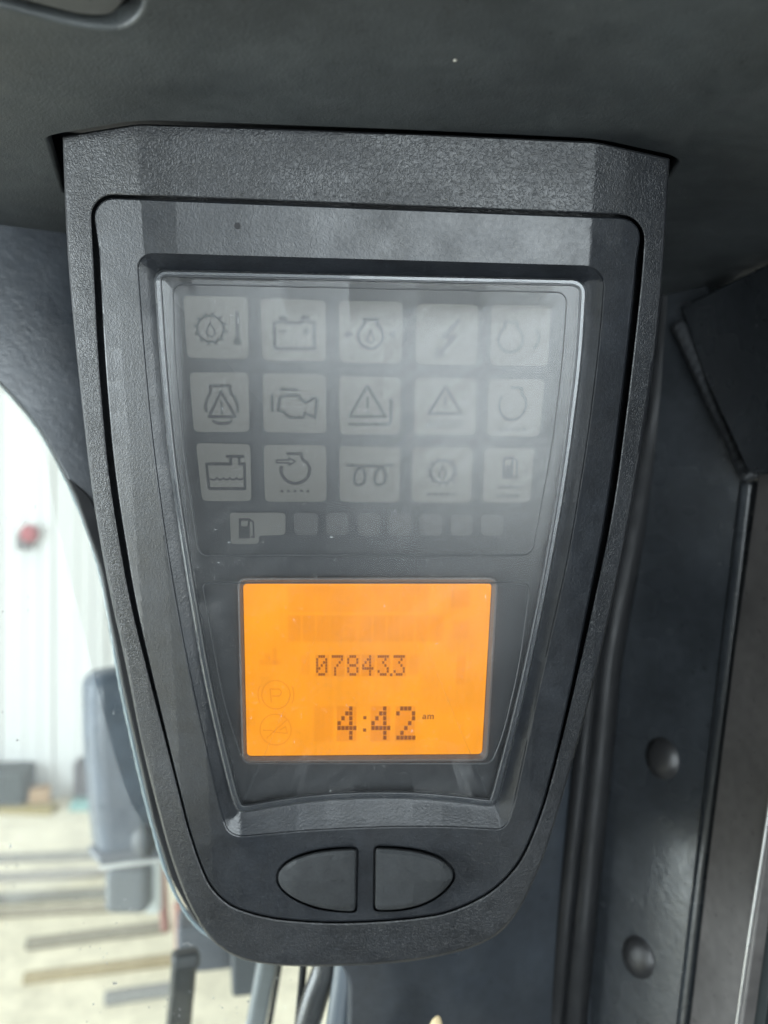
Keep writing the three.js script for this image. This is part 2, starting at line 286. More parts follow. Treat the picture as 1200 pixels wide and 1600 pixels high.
{
  const ang = anglesOf([OUTER, HOLE], C0, 1000), o = cast(OUTER, C0, ang), h = cast(HOLE, C0, ang);
  const f = (d) => (x, y) => fold(x, y) + d;
  const L = [];
  L.push(toLocal(offset(o, -1), f(-0.055)), toLocal(offset(o, 0.5), f(-0.02)), toLocal(offset(o, 0), f(-0.0016)), toLocal(offset(o, -0.6), f(-0.0007)), toLocal(offset(o, -2.2), f(-0.00015)), toLocal(offset(o, -4.5), f(0)));
  for (let i = 1; i < 24; i++) L.push(toLocal(blend(offset(o, -4.5), offset(h, 3), i / 24), f(0)));
  L.push(toLocal(offset(h, 3), f(0)), toLocal(offset(h, 1), f(-0.0002)), toLocal(h, f(-0.0008)), toLocal(h, f(-0.012)), toLocal(offset(h, -26), f(-0.012)));
  part('housing', loft(L, false, 0.42), M.housing, panel, false);
}
const gap = (x, y) => { const t = ss(332, 400, y - (x > 600 ? 18 : 0)); return -(5 * (1 - t) + t * (2.2 + 7.5 * (1 - ss(760, 1330, y)))); };
{
  const r0 = cast(HOLE, C0, anglesOf([HOLE, RECESS], C0, 1000)), ang = anglesOf([HOLE, RECESS], C0, 1000);
  const edge = offset(r0, gap), rec = cast(RECESS, C0, ang), f = (d) => (x, y) => fold(x, y) + d, L = [];
  const lens = cast(LENS, C0, ang);
  L.push(toLocal(edge, f(-0.008)), toLocal(edge, f(-0.0009)), toLocal(offset(edge, -0.7), f(-0.0003)), toLocal(offset(edge, -2.2), f(0)));
  for (let i = 1; i < 20; i++) L.push(toLocal(blend(offset(edge, -2.2), offset(rec, 2.5), i / 20), f(0)));
  L.push(toLocal(offset(rec, 2.5), f(0)), toLocal(offset(rec, 0.8), f(-0.0002)));
  const floor = (x, y) => -0.0056;
  const rim = toLocal(offset(rec, -0.8), f(-0.0007)), bot = toLocal(offset(lens, -3), floor);
  L.push(rim);
  for (let i = 1; i < 5; i++) L.push(rim.map((p, k) => p.clone().lerp(bot[k], i / 5)));
  L.push(bot);
  let g = loft(L, true, 0.42);
  // button pockets are cut through the plate
  const cut = (poly) => { const P = rounded(poly, 6), c = [P.reduce((s, p) => s + p[0], 0) / P.length, P.reduce((s, p) => s + p[1], 0) / P.length], a = anglesOf([P], c, 160), l = cast(P, c, a); return loft([toLocal(l, -0.0045), toLocal(l, 0.006)], true, 0.5, true); };
  panel.userData.cut = cut;
  const back = toLocal(edge, f(-0.008));
  const ev = new Evaluator(); ev.attributes = ['position', 'normal', 'uv']; ev.useGroups = false;
  const solid = loft([back.map((p) => p), ...L], true, 0.42, true);
  let b = new Brush(solid); b.updateMatrixWorld();
  for (const poly of buttonOutlines(4.5)) { const c = new Brush(cut(poly)); c.updateMatrixWorld(); b = ev.evaluate(b, c, SUBTRACTION); }
  g = b.geometry; g.clearGroups?.();
  delete panel.userData.cut;
  part('face_plate', g, M.face, panel, false);
}
function buttonOutlines(grow) {
  const l = [[432, 1371, 16], [444, 1350, 24], [476, 1335, 24], [518, 1327, 20], [557, 1326, 6], [555, 1424, 8], [516, 1422, 24], [477, 1412, 24], [443, 1393, 22]];
  const r = [[587, 1324, 7], [630, 1326, 24], [672, 1334, 24], [697, 1347, 20], [710, 1365, 14], [702, 1384, 18], [673, 1408, 24], [631, 1421, 24], [586, 1422, 8]];
  return [l, r].map((q) => { const c = [q.reduce((s, p) => s + p[0], 0) / q.length, q.reduce((s, p) => s + p[1], 0) / q.length]; return q.map(([x, y, s]) => { const d = Math.hypot(x - c[0], y - c[1]); return [x + (x - c[0]) / d * grow, y + (y - c[1]) / d * grow, s]; }); });
}
for (const poly of buttonOutlines(0)) {
  const P = rounded(poly, 8), c = [P.reduce((s, p) => s + p[0], 0) / P.length, P.reduce((s, p) => s + p[1], 0) / P.length], a = anglesOf([P], c, 260), l = cast(P, c, a);
  const top = (t, w) => toLocal(blend(offset(l, -9), l.map(() => c), t), w);
  const L = [toLocal(l, -0.0044), toLocal(l, 0.0014), toLocal(offset(l, -0.8), 0.0021), toLocal(offset(l, -2.6), 0.0026), toLocal(offset(l, -8), 0.0033), top(0, 0.0034), top(0.25, 0.00345), top(0.6, 0.0035), top(0.9, 0.0035)];
  part('button', loft(L, true, 0.6), M.button, panel, false);
}
// pin hole in the face plate
part('pin_hole', new THREE.CylinderGeometry(0.0009, 0.0009, 0.0006, 20).rotateX(Math.PI / 2).translate(...pl(371, 353, 0).toArray()), M.cavity, panel, false);
// backing board and lens
{
  const ang = anglesOf([LENS], C0, 900), l = cast(LENS, C0, ang);
  part('backing_board', loft([toLocal(offset(l, -4), -0.0054), toLocal(offset(l, -4), -0.0042), toLocal(offset(l, -6), -0.0040)], true, 0.5), M.backing, panel, false);
  const f = () => 0;
  const W = (d) => (x, y) => f(x, y) + d;
  const L = [toLocal(offset(l, 0.5), -0.0052), toLocal(offset(l, 0), W(-0.0012)), toLocal(offset(l, -1), W(-0.0004)), toLocal(offset(l, -3), W(0.0001)), toLocal(offset(l, -5.5), W(0.00018)), toLocal(offset(l, -8), W(0.00012)), toLocal(offset(l, -10.5), W(-0.00005)), toLocal(offset(l, -13), W(-0.00018)), toLocal(offset(l, -16), W(-0.0002))];
  const inner = offset(l, -16); for (const t of [0.08, 0.2, 0.4, 0.6, 0.8, 0.95]) L.push(toLocal(blend(inner, l.map(() => C0), t), -0.0002));
  part('lens_edge', loft([toLocal(offset(l, -0.3), -0.0051), toLocal(offset(l, -0.6), -0.0016), toLocal(offset(l, -3), -0.0008), toLocal(offset(l, -8), -0.0008), toLocal(offset(l, -12), -0.0014), toLocal(offset(l, -13), -0.0038)], false, 0.6), M.bead, panel, false);
  part('lens', loft(L, true, 0.6), M.lens, panel, false);
  // moulded beads that frame the two windows of the lens
  const bead = (poly, w, r) => { const P = resample(rounded(poly, 8), 420).map(([x, y]) => pl(x, y, w)); const c = new THREE.CatmullRomCurve3(P, true); return new THREE.TubeGeometry(c, 900, r, 6, true); };
  part('moulded_line', bead([[270, 444, 16], [886, 457, 16], [879, 560, 40], [862, 700, 40], [831, 868, 14], [311, 868, 14], [286, 700, 40], [273, 560, 40]], -0.0002, 0.00024), M.bead, panel, false);
  { const q = offset(l, -9.5), c = new THREE.CatmullRomCurve3(toLocal(q, 0.0001).filter((_, i) => i % 3 === 0), true); part('moulded_rim', new THREE.TubeGeometry(c, 900, 0.00034, 8, true), M.bead, panel, false); }
  part('moulded_line', bead([[316, 911, 10], [829, 911, 12], [812, 1040, 40], [786, 1150, 30], [768, 1193, 12], [381, 1193, 12], [350, 1100, 40]], -0.0002, 0.00022), M.bead, panel, false);
}

// ---- warning symbols, printed on pale tiles
function tileTexture(draw, w = 224, h = 224) {
  const cv = document.createElement('canvas'); cv.width = w; cv.height = h; const c = cv.getContext('2d');
  c.fillStyle = '#7d7a74'; c.fillRect(0, 0, w, h);
  const img = c.getImageData(0, 0, w, h); for (let i = 0; i < img.data.length; i += 4) { const k = (rnd() - 0.5) * 12; for (let j = 0; j < 3; j++) img.data[i + j] += k; } c.putImageData(img, 0, 0);
  c.save(); c.scale(w / 100, w / 100); c.strokeStyle = c.fillStyle = '#1f2021'; c.lineWidth = 5.4; c.lineCap = 'butt'; c.lineJoin = 'round'; draw(c); c.restore();
  const t = new THREE.CanvasTexture(cv); t.colorSpace = THREE.SRGBColorSpace; return t;
}
const line = (c, ...p) => { c.beginPath(); p.forEach(([x, y], i) => i ? c.lineTo(x, y) : c.moveTo(x, y)); c.stroke(); };
const fillp = (c, ...p) => { c.beginPath(); p.forEach(([x, y], i) => i ? c.lineTo(x, y) : c.moveTo(x, y)); c.closePath(); c.fill(); };
const dots = (c, x, y, n = 5, s = 10.5, r = 2.3) => { for (let i = 0; i < n; i++) { c.beginPath(); c.arc(x + (i - (n - 1) / 2) * s, y, r, 0, 7); c.fill(); } };
const drop = (c, x, y, s, w = 2.6) => { c.save(); c.lineWidth = w; c.beginPath(); c.moveTo(x, y - s); c.bezierCurveTo(x + s * 0.15, y - s * 0.4, x + s * 0.6, y, x + s * 0.5, y + s * 0.4); c.bezierCurveTo(x + s * 0.4, y + s * 0.9, x - s * 0.4, y + s * 0.9, x - s * 0.5, y + s * 0.4); c.bezierCurveTo(x - s * 0.6, y, x - s * 0.15, y - s * 0.4, x, y - s); c.stroke(); c.restore(); };
const gear = (c, x, y, r) => { c.save(); c.lineWidth = 4; c.beginPath(); c.arc(x, y, r, 0, 7); c.stroke(); for (let i = 0; i < 12; i++) { const a = i * Math.PI / 6 + 0.2; c.save(); c.translate(x, y); c.rotate(a); c.fillRect(r, -2.6, 6, 5.2); c.restore(); } c.restore(); };
const tri = (c, x, y, s) => { line(c, [x, y - s], [x + s * 0.98, y + s * 0.75], [x - s * 0.98, y + s * 0.75], [x, y - s], [x + s * 0.5, y - 0.1 * s]); c.fillRect(x - 2.3, y - s * 0.38, 4.6, s * 0.62); c.fillRect(x - 2.3, y + s * 0.38, 4.6, 4.4); };
const engineRing = (c, x, y, r) => { c.beginPath(); c.arc(x, y, r, -0.75, Math.PI + 0.75); c.stroke(); line(c, [x - r * 0.73, y - r * 0.68], [x - r * 0.5, y - r * 0.95], [x - r * 0.5, y - r * 1.35], [x + r * 0.5, y - r * 1.35], [x + r * 0.5, y - r * 0.95], [x + r * 0.73, y - r * 0.68]); };
const openRing = (c, x, y, r) => { c.beginPath(); c.arc(x, y, r, -0.55, Math.PI + 0.72); c.stroke(); line(c, [x - r * 0.2, y - r * 1.25], [x + r * 0.62, y - r * 1.25], [x + r * 0.62, y - r * 0.8], [x + r * 0.88, y - r * 0.5]); };
const pump = (c, x, y, s) => { c.fillRect(x - s * 0.6, y - s, s * 1.1, s * 2); c.save(); c.fillStyle = '#7d7a74'; c.fillRect(x - s * 0.38, y - s * 0.76, s * 0.66, s * 0.55); c.restore(); c.save(); c.lineWidth = s * 0.17; line(c, [x + s * 0.45, y - s * 0.9], [x + s * 0.85, y - s * 0.6], [x + s * 0.9, y + s * 0.9], [x + s * 0.62, y + s * 0.8]); c.restore(); };
const arrowHead = (c, x, y, a, s) => { c.save(); c.translate(x, y); c.rotate(a); fillp(c, [0, 0], [-s, s * 0.62], [-s, -s * 0.62]); c.restore(); };
const SYMBOLS = [
  ['gear with oil drop and thermometer', (c) => { gear(c, 40, 52, 21); drop(c, 40, 54, 13); c.fillRect(80, 24, 6.4, 42); c.beginPath(); c.arc(83, 72, 6.5, 0, 7); c.fill(); }],
  ['battery', (c) => { line(c, [20, 80], [20, 38], [31, 36], [31, 29], [38, 29], [38, 38], [64, 38], [64, 29], [72, 29], [72, 36], [82, 38], [82, 80], [20, 80]); c.fillRect(27, 50, 12, 3.4); c.fillRect(64, 50, 12, 3.4); c.fillRect(68.3, 45.5, 3.4, 12); }],
  ['engine oil pressure', (c) => { engineRing(c, 50, 56, 20); drop(c, 50, 58, 11); c.fillRect(6, 52, 6, 3); arrowHead(c, 23, 53.5, 0, 12); arrowHead(c, 77, 53.5, Math.PI, 12); }],
  ['slanting arrow', (c) => { c.save(); c.lineWidth = 7; line(c, [70, 26], [44, 54], [62, 54], [36, 84]); c.restore(); arrowHead(c, 30, 90, 2.3, 18); }],
  ['rounded engine outline', (c) => { c.globalAlpha = 0.8; engineRing(c, 34, 56, 21); c.beginPath(); c.arc(60, 54, 22, -0.7, 0.9); c.stroke(); }],
  ['engine outline with warning triangle', (c) => { c.beginPath(); c.arc(52, 58, 28, -0.55, 0.3); c.stroke(); c.beginPath(); c.arc(52, 58, 28, Math.PI - 0.3, Math.PI + 0.55); c.stroke(); c.beginPath(); c.arc(52, 58, 28, 0.9, Math.PI - 0.9); c.stroke(); line(c, [28, 42], [34, 34], [34, 22], [68, 22], [68, 34], [76, 42]); tri(c, 52, 56, 24); }],
  ['engine block', (c) => { line(c, [36, 36], [54, 36], [66, 48], [74, 46], [80, 40], [86, 44], [82, 74], [74, 70], [66, 66], [64, 74], [42, 74], [32, 64], [24, 62], [26, 42], [36, 36]); c.fillRect(26, 24, 30, 5); c.fillRect(12, 34, 5, 30); }],
  ['warning triangle over an angled line', (c) => { tri(c, 46, 46, 30); line(c, [14, 82], [80, 82], [84, 78], [84, 38]); }],
  ['warning triangle with the word below', (c) => { tri(c, 50, 42, 27); c.font = 'bold 19px sans-serif'; c.textAlign = 'center'; c.globalAlpha = 0.95; c.fillText('ASSIST', 50, 87); }],
  ['engine ring with dots', (c) => { openRing(c, 45, 46, 25); dots(c, 48, 88, 5, 11, 3.6); }],
  ['coolant tank', (c) => { line(c, [16, 78], [16, 35], [62, 35], [62, 22], [56, 22], [86, 22], [78, 22], [78, 35], [88, 35], [88, 78], [16, 78]); c.save(); c.lineWidth = 3; c.beginPath(); c.moveTo(20, 60); for (let i = 0; i < 5; i++) c.quadraticCurveTo(26.5 + i * 13, 66, 33 + i * 13, 59); c.stroke(); c.restore(); }],
  ['engine ring with arrow and dots', (c) => { c.beginPath(); c.arc(50, 44, 23, -0.75, Math.PI + 0.35); c.stroke(); line(c, [36, 15], [60, 15], [62, 26], [67, 29]); c.save(); c.lineWidth = 3; line(c, [20, 26], [40, 26], [40, 22], [50, 28.5], [40, 35], [40, 31], [20, 31], [20, 26]); c.restore(); dots(c, 49, 81); }],
  ['heater coil', (c) => { c.beginPath(); c.moveTo(12, 34); c.bezierCurveTo(30, 30, 46, 42, 42, 58); c.bezierCurveTo(38, 74, 24, 72, 24, 58); c.bezierCurveTo(24, 42, 36, 34, 50, 34); c.bezierCurveTo(66, 34, 80, 42, 76, 58); c.bezierCurveTo(72, 74, 58, 72, 58, 58); c.bezierCurveTo(58, 42, 70, 32, 88, 33); c.stroke(); }],
  ['gear with oil drop and dots', (c) => { gear(c, 51, 44, 20); drop(c, 51, 46, 12); dots(c, 50, 85, 5, 10.5, 3.4); }],
  ['fuel pump over a wave and dots', (c) => { pump(c, 50, 36, 20); c.lineWidth = 3; c.beginPath(); c.moveTo(33, 70); for (let i = 0; i < 4; i++) c.quadraticCurveTo(38.5 + i * 11, 75, 44 + i * 11, 70); c.stroke(); dots(c, 52, 88, 5, 10, 3.2); }],
];
const TILES = [
  [[286, 462], [387, 464], [388, 561], [293, 559]], [[407, 466], [509, 469], [509, 565], [410, 563]], [[529, 470], [630, 471], [627, 568], [531, 567]], [[651, 474], [748, 476], [745, 571], [649, 569]], [[768, 476], [861, 478], [856, 572], [766, 571]],
  [[296, 582], [388, 582], [390, 675], [303, 675]], [[410, 583], [509, 585], [510, 677], [412, 675]], [[529, 587], [627, 590], [625, 679], [531, 679]], [[648, 590], [745, 591], [743, 680], [647, 679]], [[764, 592], [851, 593], [843, 682], [761, 681]],
  [[306, 692], [391, 694], [393, 783], [316, 783]], [[412, 695], [510, 696], [510, 784], [414, 784]], [[530, 697], [626, 698], [624, 785], [531, 784]], [[644, 699], [739, 699], [736, 785], [643, 785]], [[757, 700], [835, 700], [828, 785], [754, 785]]];
function slab(poly, w0, w1, uvq, r = 8) {   // thin tile with rounded corners; uv 0..1 over the four corners uvq
  const P = rounded(poly.length === 4 ? poly.map(([x, y]) => [x, y, r]) : poly, 5), c = [P.reduce((s, p) => s + p[0], 0) / P.length, P.reduce((s, p) => s + p[1], 0) / P.length], a = anglesOf([P], c, r < 7 ? 420 : 110), l = cast(P, c, a);
  const g = loft([toLocal(l, w0), toLocal(l, w1)], true, 0.5), q = uvq.map(([x, y]) => pl(x, y, w1)), uv = g.attributes.uv, P3 = g.attributes.position;
  for (let i = 0; i < uv.count; i++) { const x = P3.getX(i), y = P3.getY(i); const v = (y - (q[3].y + q[2].y) / 2) / ((q[0].y + q[1].y) / 2 - (q[3].y + q[2].y) / 2), xl = q[3].x + (q[0].x - q[3].x) * v, xr = q[2].x + (q[1].x - q[2].x) * v; uv.setXY(i, (x - xl) / (xr - xl), v); }
  return g;
}
TILES.forEach((q, i) => { const m = part('warning_tile', slab(q, -0.0041, -0.0032, q), std({ map: tileTexture(SYMBOLS[i][1]), color: rgb(0.36, 0.345, 0.33), roughness: 0.7 }), panel, false); m.userData.label = 'pale warning tile printed with ' + SYMBOLS[i][0]; });
{
  const tm = std({ color: rgb(0.15, 0.143, 0.137), map: plasticMap, roughness: 0.7 });
  part('gauge_tile', slab([[359, 801, 5], [446, 801, 6], [446, 836, 6], [405, 837, 3], [404, 850, 5], [361, 850, 5]], -0.0041, -0.0032, [[359, 801], [446, 801], [446, 850], [359, 850]]), std({ map: tileTexture((c) => { pump(c, 27, 28, 18); }, 256, 144), color: rgb(0.33, 0.32, 0.31), roughness: 0.7 }), panel, false).userData.label = 'stepped gauge tile printed with a fuel pump';
  for (const [a, b, c, d] of [[459, 497, 801, 836], [509, 545, 801, 836], [559, 594, 802, 837], [607, 643, 803, 837], [655, 691, 803, 837], [704, 739, 804, 837], [751, 787, 804, 837]]) part('gauge_segment', slab([[a, c], [b, c], [b - 1, d], [a + 1, d]], -0.0041, -0.0033, [[a, c], [b, c], [b, d], [a, d]], 7), tm, panel, false);
}
// ---- the lit display
const SCREEN = [[380, 912], [768, 911], [753, 1178], [386, 1181]];
{
  const W = 1164, H = 801, cv = document.createElement('canvas'); cv.width = W; cv.height = H; const c = cv.getContext('2d');
  c.fillStyle = '#ffa100'; c.fillRect(0, 0, W, H);
  { const im = c.getImageData(0, 0, W, H); for (let y = 0; y < H; y++) for (let x = 0; x < W; x++) { const o = (y * W + x) * 4, k = 0.94 + 0.06 * noise(x / 90, y / 90, 16, 41) + 0.03 * (noise(x / 5, y / 160, 256, 42) - 0.5) + 0.05 * (rnd() - 0.5) + 0.05 * (1 - ss(0, 260, Math.hypot(x - 90, y - 90))); for (let j = 0; j < 2; j++) im.data[o + j] = Math.min(255, im.data[o + j] * k); } c.putImageData(im, 0, 0); }
  const X = (px, py) => (px - (380 + (py - 912) / 268 * 6)) / (388 - (py - 912) / 268 * 22) * W, Y = (py) => (py - 912) / 268 * H;
  const box = (px, py, w, h, s) => { c.fillStyle = s; const x = X(px, py), y = Y(py); c.fillRect(x, y, X(px + w, py) - x, Y(py + h) - y); };
  const ghost = 'rgba(196,96,0,0.27)';
  for (let r = 0; r < 2; r++) for (let k = 0; k < 11; k++) { if (r === 0 && k > 9) continue; box(450 + k * 22.2, 917 + r * 43, 20.6, 38 + r * 2, 'rgba(200,100,0,' + (r ? 0.18 : 0.11) + ')'); }
  const FONT = { 0: ['01110', '10001', '10011', '10101', '11001', '10001', '01110'], 7: ['11111', '00001', '00010', '00100', '01000', '01000', '01000'], 8: ['01110', '10001', '10001', '01110', '10001', '10001', '01110'], 4: ['00010', '00110', '01010', '10010', '11111', '00010', '00010'], 3: ['11111', '00010', '00100', '00010', '00001', '10001', '01110'], 2: ['01110', '10001', '00001', '00010', '00100', '01000', '11111'] };
  const glyph = (ch, px, py, dx, dy, ink) => FONT[ch].forEach((row, j) => [...row].forEach((b, i) => { if (b === '1') box(px + i * dx, py + j * dy, dx * 0.86, dy * 0.84, ink); }));
  const ink = '#7a3a02';
  for (const [ch, x] of [['0', 494], ['7', 518.5], ['8', 542.5], ['4', 566], ['3', 590], ['3', 615]]) { box(x - 1, 1020, 21, 34, ghost); glyph(ch, x, 1021, 3.55, 4.65, ink); }
  box(609.4, 1049.3, 3.6, 4.4, ink); for (const x of [470, 640]) box(x, 1021, 14, 30, 'rgba(200,100,0,0.12)');
  for (const x of [490, 526, 579, 618]) box(x, 1101, 31, 57, x === 490 ? 'rgba(200,100,0,0.13)' : ghost);
  glyph('4', 527, 1101.5, 6.1, 7.85, ink); glyph('4', 580, 1101.5, 6.1, 7.85, ink); glyph('2', 619, 1101.5, 6.1, 7.85, ink);
  box(567.5, 1117, 4.8, 5, ink); box(567, 1137, 4.8, 5, ink);
  c.fillStyle = ink; c.font = 'bold ' + Math.round(13.5 / 268 * H) + 'px sans-serif'; c.fillText('am', X(659, 1120), Y(1122));
  c.strokeStyle = 'rgba(190,90,0,0.33)'; c.lineWidth = 5;
  const ring = (px, py, r) => { c.beginPath(); c.ellipse(X(px, py), Y(py), r * 3.05, r * 2.99, 0, 0, 7); c.stroke(); };
  ring(431, 1083, 22.5); ring(430.5, 1139, 25);
  for (const s of [0, Math.PI]) { c.beginPath(); c.ellipse(X(431, 1083), Y(1083), 29 * 3, 29 * 3, 0, s - 0.5, s + 0.5); c.stroke(); }
  c.lineWidth = 6; c.beginPath(); c.moveTo(X(424, 1095), Y(1095)); c.lineTo(X(422, 1074), Y(1074)); c.lineTo(X(436, 1074), Y(1074)); c.quadraticCurveTo(X(443, 1079), Y(1079), X(436, 1085), Y(1085)); c.lineTo(X(425, 1085), Y(1085)); c.stroke();
  c.lineWidth = 5; c.beginPath(); c.moveTo(X(416, 1153), Y(1153)); c.lineTo(X(448, 1123), Y(1123)); c.stroke(); c.beginPath(); c.moveTo(X(411, 1140), Y(1140)); c.lineTo(X(424, 1140), Y(1140)); c.lineTo(X(430, 1143), Y(1143)); c.lineTo(X(449, 1145), Y(1145)); c.lineTo(X(446, 1134), Y(1134)); c.lineTo(X(436, 1140), Y(1140)); c.stroke();
  for (const [px, py, w, h] of [[405, 1028, 34, 8], [413, 1018, 10, 10], [425, 1010, 8, 26], [705, 922, 30, 26], [708, 968, 26, 28], [714, 1022, 14, 44]]) box(px, py, w, h, 'rgba(200,100,0,0.15)');
  const t = new THREE.CanvasTexture(cv); t.colorSpace = THREE.SRGBColorSpace;
  const sm = std({ color: rgb(0.03, 0.02, 0.008), roughness: 0.5, specularIntensity: 0.2, emissive: rgb(1.3, 1.2, 0.9), emissiveMap: t, emissiveIntensity: 1 });
  const s = part('display_screen', slab(SCREEN, -0.0039, -0.0030, SCREEN, 6), sm, panel, false); s.userData.label = 'glowing orange display reading 07843.3 and 4:42 am';
  // raised frame round the display, its inner walls catch the orange glow
  const o = rounded([[371, 903, 12], [778, 902, 14], [762, 1189, 12], [378, 1192, 12]]), i2 = rounded(SCREEN.map(([x, y], k) => [x + [-1, 1, 1, -1][k], y + [-1, -1, 1, 1][k], 9])), ang = anglesOf([o, i2], [575, 1046], 200), a = cast(o, [575, 1046], ang), b = cast(i2, [575, 1046], ang);
  part('display_frame', loft([toLocal(a, -0.0041), toLocal(a, -0.0015), toLocal(offset(a, -1.5), -0.0012), toLocal(offset(a, -3), -0.0012), toLocal(b, -0.0028)], false, 0.4), std({ color: rgb(0.09, 0.085, 0.08), roughness: 0.45 }), panel, false);
}

// ---------------------------------------------------------------- headliner
const HY = 0.1085;   // height of the lining above the lens axis
const hl = (px, py) => { const d = HY / ((800 - py) / F); return [(px - 600) / F * d, D - d]; };   // -> x, z on the lining
{
  const base = V3(0, EYE + HY, 0.03), t = thing('headliner', 'dark grey moulded cab headliner above the instrument panel', 'headliner', base);
  const toShape = (pts) => pts.map(([x, z]) => new THREE.Vector2(x, -z));
  const s = new THREE.Shape(toShape(rounded([[-0.50, 0.21, 0], [0.55, 0.21, 0], [0.55, -0.46, 0], [0.17, -0.36, 0.02], [-0.02, -0.14, 0.05], [-0.145, -0.058, 0.05], [-0.50, 0.09, 0]])));
  const cut = [hl(74, 215), hl(99, 209), hl(216, 189), hl(600, 203), hl(930, 218), hl(1048, 244), hl(1060, 252)];
  const l = cut[0], r = cut.at(-1);
  s.holes.push(new THREE.Path(toShape(rounded([...cut.map(([x, z], i) => [x, z, i === 2 || i === 4 ? 0.006 : 0.002]), [r[0] + 0.004, -0.05, 0.01], [0.08, -0.09, 0.01], [-0.06, -0.07, 0.01], [...hl(101, 304), 0.004]]))));
  const hp = [[-30, 2], [163, 53], [222, 30], [226, -40], [240, -160], [-60, -160]];
  const hq = rounded(hp.map(([x, y], i) => [...hl(x, y), i === 1 || i === 2 ? 0.012 : 0.003]));
  s.holes.push(new THREE.Path(toShape(hq)));
  const g = new THREE.ExtrudeGeometry(s, { depth: 0.0035, bevelEnabled: true, bevelThickness: 0.001, bevelSize: 0.001, bevelOffset: -0.001, bevelSegments: 4 });
  g.rotateX(-Math.PI / 2); g.translate(0, EYE + HY + 0.001, 0);
  part('liner_board', g, M.headliner, t);
  const roof = new RoundedBoxGeometry(1.1, 0.05, 0.72, 2, 0.01).translate(0.02, EYE + HY + 0.075, -0.12); part('roof_sheet', roof, M.cavity, t);
  for (const [x, z, wx, wz] of [[0.02, 0.215, 1.06, 0.012], [-0.505, 0.06, 0.012, 0.30], [0.555, -0.12, 0.012, 0.66]]) part('roof_edge', new THREE.BoxGeometry(wx, 0.046, wz).translate(x, EYE + HY + 0.028, z), M.headliner, t);
  { const [fx, fz] = hl(711, 94); part('paint_fleck', new THREE.SphereGeometry(0.0005, 12, 8).scale(1, 0.35, 1.3).translate(fx, EYE + HY - 0.0001, fz), std({ color: rgb(0.4, 0.38, 0.33), roughness: 0.7 }), t); }
  // hatch that sits in the opening
  const inset = rounded([[-40, -17], [159, 35], [198, 10], [206, -40], [222, -160], [-60, -160]].map(([x, y], i) => [...hl(x, y), i === 1 ? 0.008 : i === 2 ? 0.008 : 0.002]));
  const hs = new THREE.Shape(toShape(inset)), hg = new THREE.ExtrudeGeometry(hs, { depth: 0.004, bevelEnabled: true, bevelThickness: 0.001, bevelSize: 0.001, bevelOffset: -0.001, bevelSegments: 3 });
  hg.rotateX(-Math.PI / 2); hg.translate(0, EYE + HY + 0.0012, 0);
  part('hatch', hg, M.hatch, t);
}

// ---------------------------------------------------------------- rear cab panel, its window opening, the glass
const REAR = new Plane([0, 800, 0.335], [1040, 800, 0.475], [0, 400, 0.335]);
const OPENING = [[-60, 548], [0, 596], [62, 668], [118, 775], [158, 890], [192, 1075], [240, 1285], [268, 1376], [305, 1440], [352, 1473], [430, 1494], [520, 1500], [548, 1520], [540, 1680]];
{
  const t = thing('rear_panel', 'slate blue painted steel cab panel curving round the window opening', 'cab panel', REAR.hit(600, 1640).setY(EYE - 0.32));
  const outline = [[-60, 548, 0], ...OPENING.slice(1, -1).map(([x, y]) => [x, y, 30]), [540, 1900, 0], [1040, 1900, 0], [1040, 300, 0], [-420, 150, 0], [-420, 450, 0]];
  part('panel_sheet', REAR.prism(outline, 0, 0.008, 0.0012), M.cab, t);
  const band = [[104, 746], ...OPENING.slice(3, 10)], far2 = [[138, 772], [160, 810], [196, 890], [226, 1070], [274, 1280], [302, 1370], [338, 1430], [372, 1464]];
  part('shade_strip', REAR.prism([...band.map(([x, y]) => [x + 1.5, y, 8]), ...far2.reverse().map(([x, y]) => [x, y, 12])], 0.0025, 0.0022, 0.0006), M.rubber, t);  // dark strip standing in for the shade between opening and housing
  const w = thing('rear_window', 'dusty clear window pane filling the curved opening left of the panel', 'window', REAR.hit(150, 1600).setY(EYE - 0.32));
  part('pane', REAR.prism([[-420, 440, 0], [60, 440, 0], [330, 1380, 0], [600, 1460, 0], [600, 1900, 0], [-420, 1900, 0]], -0.0095, 0.0006, 0), M.glass, w);
  const e = [[-60, 552], ...OPENING.slice(1, 11)];
  const pts = e.map(([x, y]) => REAR.hit(x - 2.5, y + 1.5, -0.006));
  part('pane_edge', tube(pts, 0.0008, 200, 8, 0.2), M.glassEdge, w);
}
